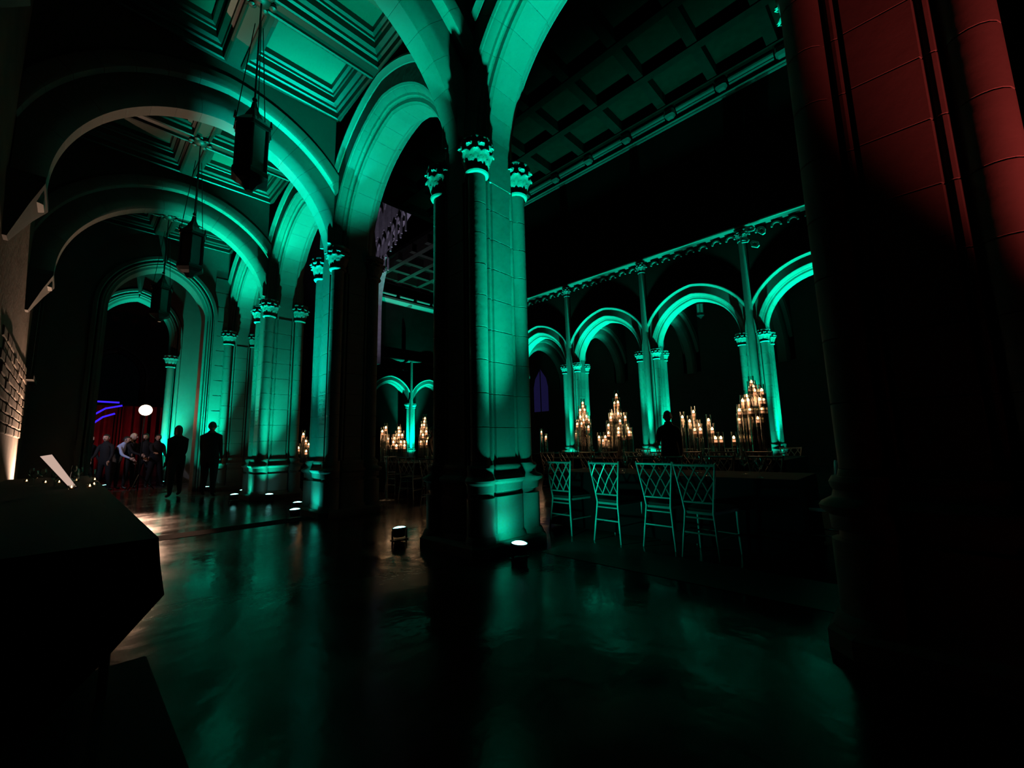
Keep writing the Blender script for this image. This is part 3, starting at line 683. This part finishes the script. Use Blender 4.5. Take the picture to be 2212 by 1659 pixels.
# ------------------------------------------------------------------ tables
def table(label, x0, x1, y0, y1, z=.77, cat='table', cloth='black', seed=0, short=False, hemz=None):
    t = thing('banquet_table', label, cat, ((x0 + x1) / 2, (y0 + y1) / 2, 0))
    hx, hy = (x1 - x0) / 2, (y1 - y0) / 2; rnd = random.Random(seed)
    mb = MB(); mb.box(-hx + .03, hx - .03, -hy + .03, hy - .03, z - .06, z - .012); mb.build('tabletop', 'black', t)
    for sx in (-1, 1):
        for sy in (-1, 1):
            mb = MB(); mb.tube([(sx * (hx - .15), sy * (hy - .15), 0), (sx * (hx - .15), sy * (hy - .15), z - .05)], .02, 8); mb.build('leg', 'iron', t)
    # cloth with hanging folds
    per = []
    nx, ny = max(6, int(hx * 12)), max(6, int(hy * 12))
    for i in range(nx): per.append((-hx + 2 * hx * i / nx, -hy))
    for i in range(ny): per.append((hx, -hy + 2 * hy * i / ny))
    for i in range(nx): per.append((hx - 2 * hx * i / nx, hy))
    for i in range(ny): per.append((-hx, hy - 2 * hy * i / ny))
    rings = [[(px, py, z) for px, py in per], [(px * 1.003, py * 1.003, z - .03) for px, py in per]]
    ph = [rnd.uniform(0, 6) for _ in per]
    for zz, am in ((z * .5, .012), (.03, .03)):
        r_ = []
        for i, (px, py) in enumerate(per):
            d = am * (1 + math.sin(i * 1.9 + ph[0])); nx_ = (1 if px >= hx - 1e-6 else -1 if px <= -hx + 1e-6 else 0); ny_ = (1 if py >= hy - 1e-6 else -1 if py <= -hy + 1e-6 else 0)
            z_ = zz
            if short:
                hem = hemz if hemz else .48 if (nx_ == 1 or py > 0) else .48 - .45 * min(1, max(0, (hx - px) / .3))
                z_ = hem + (z - hem) * (.5 if zz > .1 else 0)
            r_.append((px + nx_ * d, py + ny_ * d, z_))
        rings.append(r_)
    mb = MB(); mb.loft(rings, cap=False); n_ = len(per); mb.f.append(tuple(range(n_)))
    mb.build('tablecloth', cloth, t, 50)
    return t
table('near banquet table under a black cloth with lattice chairs', 5.0, 6.0, .95, 4.0, .775, seed=1)
table('long banquet table carrying the tall candle clusters', 9.2, 11.3, 1.9, 7.7, seed=2)
table('banquet table with candles glimpsed left of the central pier', 5.9, 8.4, 9.0, 11.2, seed=3)
table('far banquet table with small candle groups', 12.6, 14.6, 8.6, 11.4, seed=5)
table('long black table in the dark lower left corner, set with glasses', -.74, .36, 2.9, 12.0, .76, seed=4, short=True)
table('dark table with candles seen between the two lit piers', 4.5, 5.6, 12.6, 14.2, seed=6)

# ------------------------------------------------------------------ candles in glass cylinders
def candle_proto(r, h, ch):
    t = thing('glass_candle', 'x', 'candle holder')
    mb = MB(); mb.lathe([(r * .98, .004), (r, .01), (r, h), (r * .94, h), (r * .94, .02)], 14, cap=False); mb.build('glass_cylinder', 'glass', t, 50)
    mb = MB(); mb.lathe([(r * .6, 0), (r * .95, 0), (r * .95, .012), (r * .3, .016)], 14); mb.build('glass_foot', 'glass', t, 50)
    cr = r * .62
    mb = MB(); mb.lathe([(.01, .014), (.01, ch - .16), (r * .9, ch - .152), (r * .9, ch - .146)], 10); mb.build('candle_stand', 'glass', t, 50)
    mb = MB(); mb.lathe([(cr * .9, ch - .15), (cr, ch - .14), (cr, ch), (cr * .7, ch + .004), (cr * .2, ch - .004)], 12); cnd = mb.build('candle', 'candle', t, 50)
    mb = MB(); mb.lathe([(cr * .99, ch - .09), (cr * 1.02, ch - .015), (cr * .75, ch + .006), (.004, ch + .002)], 12); mb.build('glowing_rim', 'glow', cnd, 50)
    mb = MB(); mb.lathe([(.004, ch), (.022, ch + .012), (.027, ch + .03), (.02, ch + .05), (.003, ch + .075)], 10); mb.build('flame', 'flame', cnd, 60)
    return t
protos = {}
def glass_candle(x, yy, z, r, h, ch, label, group):
    k = (r, h, ch)
    if k not in protos:
        p = candle_proto(r, h, ch); protos[k] = p; p.location = (x, yy, z); p['label'] = label; p['group'] = group; return p
    return copy_tree(protos[k], (x, yy, z), random.uniform(0, 6), label, group)
def warm(x, yy, z, e):
    l = bpy.data.lights.new('candle_light', 'POINT'); l.energy = e; l.color = (1, .5, .25); l.shadow_soft_size = .12
    obj('candle_light', l, None, (x, yy, z))
ZT_ = .775
def stem_riser(x, yy, h, label, group):
    t = thing('glass_riser', label, 'riser', (x, yy, ZT_), 0, group)
    mb = MB(); mb.lathe([(.09, 0), (.09, .01), (.02, .02), (.014, .05), (.014, h - .04), (.03, h - .01), (.07, h - .004), (.07, h)], 12); mb.build('stem', 'glass', t, 50)
def cluster(cx, cy, spec, label, group, power, zt=ZT_):
    """spec: (dx, dy, height of the flame above the table, cylinder height)"""
    hs = sorted(q[2] for q in spec); order = sorted(range(len(spec)), key=lambda i: -spec[i][1])
    used = set()
    for i, (dx, dy, hf, hh) in enumerate(spec):
        hc = max(.12, round((hf - .0) / .1) * .1)
        r = .055
        if len(spec) <= 10:
            lb = ORD[order.index(i)] + ' ' + label + ', counted from the left' if order.index(i) < 9 else 'last ' + label + ', counted from the left'
        else:
            f_ = hs.index(hf) / (len(hs) - 1)
            tier = 'topmost' if f_ == 1 else ('lowest', 'low', 'middle height', 'upper', 'high')[min(4, int(f_ * 5))]
            wd = max(abs(q[1]) for q in spec)
            side = '' if tier == 'topmost' else (' left' if dy > wd * .35 else ' right' if dy < -wd * .35 else ' central') + (' front' if dx < -.02 else ' back' if dx > .02 else '')
            lb = tier + side + ' ' + label
        glass_candle(cx + dx, cy + dy, zt, r, round(hc + .16, 2), hc, lb, group)
    hz = max(s[2] for s in spec)
    warm(cx - .35, cy, zt + hz * .75, power)
rnd = random.Random(3)
def pyramid(n_levels, top, bot, spread, base_n):
    out = []
    for i in range(n_levels):
        f = i / (n_levels - 1); h = top + (bot - top) * f
        m_ = 1 + int(round(f * base_n))
        for j in range(m_):
            a = 2 * PI * j / m_ + i * .9
            rr = spread * f
            out.append((rr * math.cos(a) * .7 + rnd.uniform(-.02, .02), rr * math.sin(a) + rnd.uniform(-.02, .02), h + rnd.uniform(-.05, .05), .3))
    return out
cluster(10.3, 7.05, pyramid(6, 1.55, .85, .20, 4), 'tall glass candle in the slender leftmost tower', 'leftmost candle tower', 7)
cluster(10.05, 5.82, pyramid(6, 1.55, .55, .36, 6), 'tall glass candle in the wide second tower', 'second candle tower', 8)
cluster(9.85, 3.72, [(.0, .28, .95, .3), (.05, .14, .8, .3), (-.05, 0, 1.05, .3), (.06, -.05, .7, .3), (-.1, -.14, .62, .3), (.05, -.28, .75, .3), (-.02, -.42, .45, .3), (.08, -.5, .42, .3), (.1, .06, .6, .3), (0, -.36, .55, .3)], 'glass candle in the low group behind the waiter', 'low candle group right of the waiter', 6)
cluster(10.3, 2.62, pyramid(4, 1.60, 1.2, .16, 3) + [(0.02 + .1 * math.cos(a), .05 + .26 * math.sin(a), 1.0 + .22 * math.sin(a * 3), .3) for a in [k * PI / 6 for k in range(12)]] + [(.1, -.12, 1.45, .3), (.0, -.2, 1.4, .3), (-.05, -.1, 1.3, .3), (-.1, .42, .4, .3)], 'tall glass candle in the crowded rightmost tower', 'rightmost candle tower', 8)
cluster(13.4, 9.35, [(.0, .2, .7, .3), (.1, 0, .8, .3), (-.1, -.15, .55, .3), (0, -.25, .6, .3)], 'small distant glass candle beside the leftmost tower', 'small candles beside the leftmost tower', 1.5)
cluster(12.9, 10.7, [(.0, .15, .75, .3), (.1, 0, .6, .3), (-.1, -.15, .6, .3)], 'small distant glass candle at the edge of the central pier', 'small candles at the central pier', 1.5)
cluster(10.2, 6.25, [(.0, .12, .45, .3), (.1, 0, .3, .3), (-.1, -.1, .4, .3), (0, .25, .5, .3)], 'short glass candle at the left foot of the second tower', 'short candles left of the second tower', 1.5)
cluster(7.45, 10.9, pyramid(6, 1.2, .5, .18, 4), 'tall glass candle in the tower left of the central pier', 'candle tower left of the central pier', 2)
cluster(6.60, 10.9, pyramid(5, .95, .4, .25, 4), 'glass candle in the middle group left of the central pier', 'middle candle group left of the central pier', 2)
cluster(6.05, 10.8, [(.0, -.1, .9, .3), (.1, .1, .8, .3), (-.05, 0, .75, .3), (.2, .15, .6, .3), (.3, 0, .5, .3), (.4, .1, .55, .3)], 'glass candle right beside the inscribed pier', 'candle group beside the inscribed pier', 2)
cluster(4.9, 13.35, [(-.1, -.1, .75, .3), (.05, .1, .6, .3), (.1, 0, .5, .3), (-.15, .1, .45, .3), (0, -.1, .35, .3), (.2, .1, .95, .3)], 'glass candle glimpsed between the two lit piers', 'candles between the two lit piers', 2)
# glassware and plates on the long candle table and the near table
def glass_thing(x, yy, z, label, group):
    if 'wg' not in protos:
        t = thing('wine_glass', label, 'glass', (x, yy, z), 0, group); protos['wg'] = t
        mb = MB(); mb.lathe([(.035, 0), (.034, .004), (.006, .01), (.005, .09), (.02, .1), (.04, .13), (.042, .17), (.034, .21), (.032, .21), (.039, .17), (.037, .135), (.004, .105)], 14, cap=False); mb.build('bowl', 'glass', t, 60)
        return t
    return copy_tree(protos['wg'], (x, yy, z), 0, label, group)
for k in range(10): glass_thing(5.1 + .4 * (k % 2), 1.3 + k * .26, ZT_, (ORD + ['tenth'])[9 - k] + ' stemmed glass from the left on the near black table', 'glasses on the near black table')
for k in range(12): glass_thing(9.4 + .15 * (k % 2), 2.2 + k * .46, ZT_, (ORD + ['tenth', 'eleventh', 'twelfth'])[11 - k] + ' stemmed glass from the left on the long candle table', 'glasses on the long candle table')
lt = 'glasses on the dark lower left table'
for k, (x, yy) in enumerate(((-.4, 10.6), (-.25, 9.9), (-.1, 9.6), (.1, 11.5), (.15, 9.9), (.08, 7.7), (.25, 8.4), (.1, 9.0), (-.1, 8.4), (-.3, 8.9))): glass_thing(x, yy, .765, 'stemmed glass glinting on the dark lower left table', lt)
def tealight(x, yy, label):
    if 'tl' not in protos:
        t = thing('tea_light', label, 'candle', (x, yy, .765), 0, 'tea lights on the dark table'); protos['tl'] = t
        mb = MB(); mb.lathe([(.028, 0), (.033, .03), (.035, .05), (.032, .05), (.03, .015)], 12, cap=False); mb.build('cup', 'glass', t, 50)
        mb = MB(); mb.lathe([(.02, .002), (.02, .02), (.004, .022)], 10); mb.build('wax', 'candle', t)
        mb = MB(); mb.lathe([(.003, .02), (.008, .03), (.001, .05)], 8); mb.build('flame', 'flame', t)
        return t
    return copy_tree(protos['tl'], (x, yy, .765), 0, label)
for x, yy in ((-.42, 10.2), (-.2, 9.4), (-.06, 9.2), (.12, 9.5), (.06, 7.55), (.27, 8.0), (.22, 7.6), (.32, 9.4)): tealight(x, yy, 'tiny lit tea light on the dark lower left table')
rg = thing('floor_runner', 'black matte runner on the floor beside the lower left table', 'rug', (-.2, 1.9, 0))
mb = MB(); mb.loft([[(-.6, -1.6, 0), (.62, -1.6, 0), (.62, 1.55, 0), (-.6, 1.55, 0)], [(-.6, -1.6, .012), (.61, -1.6, .012), (.61, 1.54, .012), (-.6, 1.54, .012)]]); mb.build('runner', 'black', rg)
# pale card standing on the dark table
cdp = thing('tablet', 'narrow glowing tablet tilted up on the dark lower left table', 'tablet', (.06, 7.9, .765))
mb = MB(); mb.loft([[(-.03, 0, 0), (.06, 0, 0), (.06, .012, 0), (-.03, .012, 0)], [(-.32, .06, .42), (-.19, .06, .44), (-.19, .075, .44), (-.32, .075, .42)]]); mb.build('case', 'can', cdp)
mb = MB(); mb.loft([[(-.02, -.004, .015), (.045, -.004, .015), (.045, .0, .015), (-.02, .0, .015)], [(-.305, .055, .41), (-.205, .055, .43), (-.205, .059, .43), (-.305, .059, .41)]]); mb.build('screen', 'screen', cdp)
# stanchion left of the central pier
st = thing('stanchion_post', 'slim post with a round base left of the central pier', 'post', (5.0, 8.75, 0))
mb = MB(); mb.lathe([(.17, 0), (.17, .015), (.05, .035), (.022, .06), (.022, .9), (.03, .92), (.03, .95), (.015, .98)], 16); mb.build('post', 'chair', st, 50)

# ------------------------------------------------------------------ people
def person(label, x, yy, rz, h=1.8, legs=(0, 0), arms=((.1, .15), (.1, .15)), lean=0, top='suit', bottom='trouser', hair='hair', longhair=False, spread=.1, headturn=0, z=0, group=None, seated=False, bulk=1.0):
    """faces local -y. arms: (swing forward, bend) per side; legs: forward swing per side"""
    t = thing('person', label, 'person', (x, yy, z), rz, group)
    k = h / 1.75
    V = []; E = []; Rd = []
    def av(p, r, par=None):
        V.append(Vector(p)); Rd.append(r); 
        if par is not None: E.append((par, len(V) - 1))
        return len(V) - 1
    L = lambda y_, z_: (y_ - (z_ - .92) * math.sin(lean), .92 + (z_ - .92) * math.cos(lean)) if z_ > .92 else (y_, z_)
    def P(x_, y_, z_):
        a, b_ = L(y_, z_); return (x_, a, b_)
    pel = av((0, 0, .94), (.155, .11)); wa = av(P(0, .0, 1.1), (.135, .10), pel); chv = av(P(0, -.005, 1.3), (.165, .115), wa); nk0 = av(P(0, 0, 1.44), (.09, .075), chv); nk = av(P(0, -.01, 1.52), (.055, .055), nk0); hd0 = av(P(0, -.02, 1.58), (.055, .06), nk)
    hands = []
    for s, (sw, be) in zip((-1, 1), arms):
        sh = av(P(s * .17, 0, 1.40), (.062, .062), nk0)
        sp_ = Vector(P(s * .17, 0, 1.40))
        d1 = Vector((s * .10, -math.sin(sw), -math.cos(sw))).normalized(); el_p = sp_ + d1 * .29; el = av(el_p, (.045, .045), sh)
        d2 = Vector((-s * .05 if be > .5 else s * .03, -math.sin(sw + be), -math.cos(sw + be))).normalized(); wp = el_p + d2 * .25
        av(wp, (.03, .026), el); hands.append((wp, d2, s))
    for s, sw in zip((-1, 1), legs):
        hp = av((s * .095, 0, .88), (.092, .095), pel)
        if seated: kp = Vector((s * .11, -.42, .5)); ap = Vector((s * .11, -.40, .09))
        else:
            kp = Vector((s * (.095 + spread * .4), -math.sin(sw) * .43 - .01, .90 - math.cos(sw) * .42)); ap = kp + Vector((s * spread * .5, -math.sin(sw * .6) * .40 + .02 + (.05 if sw < 0 else 0), -math.cos(sw * .6) * .40)); ap.z = .085
        kn = av(kp, (.062, .065), hp); an = av(ap, (.04, .045), kn); av(ap + Vector((s * .015, -.13, -.045)), (.038, .03), an)
    me = bpy.data.meshes.new('body'); me.from_pydata([v * k for v in V], E, []); o = obj('body', me, t)
    md = o.modifiers.new('skin', 'SKIN'); md.use_smooth_shade = True
    for i, sv in enumerate(me.skin_vertices[0].data): sv.radius = (Rd[i][0] * k * (bulk if Rd[i][0] > .05 else 1), Rd[i][1] * k * (bulk if Rd[i][0] > .05 else 1)); sv.use_root = (i == 0)
    sd = o.modifiers.new('sub', 'SUBSURF'); sd.levels = 1; sd.render_levels = 1
    dg = bpy.context.evaluated_depsgraph_get(); me2 = bpy.data.meshes.new_from_object(o.evaluated_get(dg))
    o.modifiers.clear(); o.data = me2
    bm = bmesh.new(); bm.from_mesh(me2)
    # head with nose, ears; hands with five fingers; shoes are material
    hp_ = Vector(P(0, -.03, 1.655)) * k
    def blob(c, sx, sy, sz, seg=14, mi=1):
        r_ = bmesh.ops.create_uvsphere(bm, u_segments=seg, v_segments=10, radius=1)
        for v in r_['verts']:
            q = v.co.copy(); jaw = 1 - .22 * max(0, -q.z) ** 1.5
            v.co = Vector((q.x * sx * jaw, q.y * sy * jaw, q.z * sz)) * k + c
        for v in r_['verts']:
            for f_ in v.link_faces: f_.material_index = mi; f_.smooth = True
    for f_ in bm.faces:
        cc = f_.calc_center_median() / k
        f_.material_index = 0 if cc.z > .90 else 2
        if cc.z < .10: f_.material_index = 3
        if cc.z > 1.5 and not lean: f_.material_index = 1
        f_.smooth = True
    blob(hp_, .075, .095, .118)
    blob(hp_ + Vector((0, -.098, -.012)) * k, .014, .018, .026, 8)
    for s in (-1, 1):
        blob(hp_ + Vector((s * .077, .005, -.01)) * k, .012, .02, .032, 8); blob(hp_ + Vector((s * .03, -.085, .02)) * k, .012, .008, .008, 8, 3)
    blob(hp_ + Vector((0, -.088, -.055)) * k, .024, .01, .008, 8, 2)
    for wp, d2, s in hands:
        wp = wp * k; side = Vector((0, 1, 0)) - d2 * d2.y
        side = side.normalized() if side.length > .2 else Vector((1, 0, 0)); nrm = d2.cross(side)
        mbh = MB(); pal = [wp + d2 * a * k for a in (-.01, .03, .085)]
        mbh.loft([[p + side * sx * r_ * k + nrm * sy * .014 * k for sx, sy in ((-1, -1), (1, -1), (1, 1), (-1, 1))] for p, r_ in zip(pal, (.026, .04, .042))])
        for fi, (off, ln) in enumerate(((-.032, .06), (-.011, .075), (.011, .07), (.032, .055))):
            b0 = pal[2] + side * off * k; mbh.tube([b0, b0 + (d2 * ln * .55 + nrm * s * .006) * k, b0 + (d2 * ln + nrm * s * .022) * k], [.0095 * k, .0088 * k, .006 * k], 6)
        b0 = pal[1] - side * .038 * k; mbh.tube([b0, b0 + (d2 * .03 - side * .022) * k, b0 + (d2 * .062 - side * .024) * k], [.011 * k, .010 * k, .007 * k], 6)
        vs = [bm.verts.new(v) for v in mbh.v]
        for f_ in mbh.f:
            try: ff = bm.faces.new([vs[i] for i in f_]); ff.material_index = 1; ff.smooth = True
            except ValueError: pass
    me2.materials.clear()
    for nm in (top, 'skin', bottom, 'shoe'): me2.materials.append(M[nm])
    bm.to_mesh(me2); bm.free()
    # hair cap
    hm = bmesh.new(); r_ = bmesh.ops.create_uvsphere(hm, u_segments=16, v_segments=12, radius=1)
    for v in list(hm.verts):
        q = v.co.copy()
        v.co = Vector((q.x * .084, q.y * .104 + .008, q.z * (.124 if q.z > 0 or not longhair else .26))) * k + hp_
    kill = [v for v in hm.verts if ((v.co - hp_) / k).y < -.055 and ((v.co - hp_) / k).z < .05 or (not longhair and ((v.co - hp_) / k).z < -.05)]
    bmesh.ops.delete(hm, geom=kill, context='VERTS')
    hme = bpy.data.meshes.new('hair'); hm.to_mesh(hme); hm.free(); hme.materials.append(M[hair]); hme.polygons.foreach_set('use_smooth', [True] * len(hme.polygons))
    obj('hair', hme, t)
    return t
person('person in dark clothes walking away, left of the lit doorway jamb', 2.02, 14.4, PI + .35, 1.86, legs=(.3, -.25), arms=((.15, .5), (-.1, .4)), spread=.14, bulk=1.22, longhair=True)
person('tall person in a dark coat walking away, right of the doorway jamb', 2.60, 13.6, PI - .5, 1.93, legs=(-.25, .3), arms=((.1, .25), (.22, .35)), spread=.08, bulk=1.28)
person('waiter in a dark suit standing between the candle clusters, arm out', 8.2, 3.62, -1.2, 1.74, arms=((.6, .9), (.2, .2)), lean=.12, hair='hair', bulk=1.2)
person('person in a pale wrap seen left of the central pier', 6.1, 9.5 - .9, .5, 1.62, top='white', bottom='white', arms=((.3, .4), (.3, .5)))
pp = [(.42, 18.9, .6, 1.74, 'suit', 'hair', 'person in dark clothes at the left end of the stage crowd'), (.82, 18.6, -.5, 1.76, 'suit', 'hair', 'person with bare arm beside the one in light blue'),
      (1.06, 18.9, 1.0, 1.74, 'blue', 'hair', 'person in a light blue shirt bending at the stage'), (1.42, 18.9, .9, 1.80, 'suit', 'fairhair', 'fair-haired person turned to the stage lamp'),
      (1.80, 19.1, -.3, 1.80, 'suit', 'hair', 'dim person just below the glaring stage lamp'), (2.06, 18.7, .2, 1.76, 'suit', 'hair', 'dark person beneath the lamp at the doorway right')]
for i, (x, yy, rz, h_, tp, hr, lb) in enumerate(pp):
    person(lb, x, yy, rz, h_, top=tp, hair=hr, arms=((.3 + .1 * i, .6), (.2, .4 + .1 * i)), lean=.35 if tp == 'blue' else .05, longhair=(hr == 'fairhair' or i == 0), group=None, bulk=1.0 + .1 * (i % 3), spread=.04 + .02 * i)
# ------------------------------------------------------------------ stage at the far end
dr = thing('stage_drape', 'maroon drape hanging behind the stage crowd', 'drape', (1.5, 27.5, 0))
rows = []
for zz in (0, 1.2, 2.4, 3.4):
    rows.append([(-1.6 + 3.2 * i / 60, .12 * math.sin(i * 1.1) * (1 + .2 * math.sin(zz)), zz) for i in range(61)])
mb = MB()
fr = rows; bk = [[(x_, y_ + .02, z_) for x_, y_, z_ in r_] for r_ in rows]
mb.loft([f_ + list(reversed(b_)) for f_, b_ in zip(fr, bk)]); mb.build('drape', 'drape', dr, 60)
mb = MB(); mb.tube([(-1.7, 0, 3.42), (1.7, 0, 3.42)], .03, 8); mb.build('pole', 'iron', dr)
for sx in (-1.65, 1.65):
    mb = MB(); mb.tube([(sx, .0, 0), (sx, 0, 3.45)], .03, 8); mb.build('upright', 'iron', dr)
for k, (pts, lb) in enumerate((([(.42, 24, 3.28), (1.3, 24, 3.26)], 'straight blue light tube above the stage'), ([(.42, 24, 2.35), (.6, 24, 2.75), (.9, 24, 3.0), (1.4, 24, 3.14)], 'upper curved blue light tube at the stage'), ([(.45, 24, 2.1), (.6, 24, 2.4), (.85, 24, 2.65), (1.2, 24, 2.8)], 'lower curved blue light tube at the stage'))):
    t = thing('light_tube', lb, 'light tube', (0, 0, 0)); mb = MB(); mb.tube(pts, .035, 8); mb.build('tube', 'bluetube', t)
    mb = MB(); mb.tube([pts[0], (pts[0][0] - .06, pts[0][1], pts[0][2])], .04, 8); mb.build('end_cap', 'iron', t)
    mb = MB(); e_ = pts[-1]; mb.tube([(e_[0], e_[1] + .05, e_[2]), (e_[0], e_[1] + .05, 0)], .02, 6); mb.build('stand', 'iron', t)
sl = thing('stage_spot', 'small red stage spotlight standing before the drape', 'spotlight', (1.2, 25.2, 0))
mb = MB(); mb.lathe([(.12, 0), (.12, .03), (.03, .06), (.05, .2), (.09, .3), (.085, .3), (.05, .22)], 14, cap=False); mb.build('housing', 'can', sl, 40)
spot(sl, (0, 0, .32), (.4, 2.3, 2.0), 70, 90, (1, .12, .16), 1.0)
spot(sl, (-1.9, -8.6, 2.6), (-.3, -6.3, 1.3), 190, 60, (.75, .75, 1.0), 1.0)
# violet-white wash on the tracery wall, lamp standing on the crossing floor
uplight('violet floor uplight in the crossing', 13.2, 27.0, (17, 28.8, 18), 5200, 0, 60, col=(.75, .68, 1.0), lens='redlens')
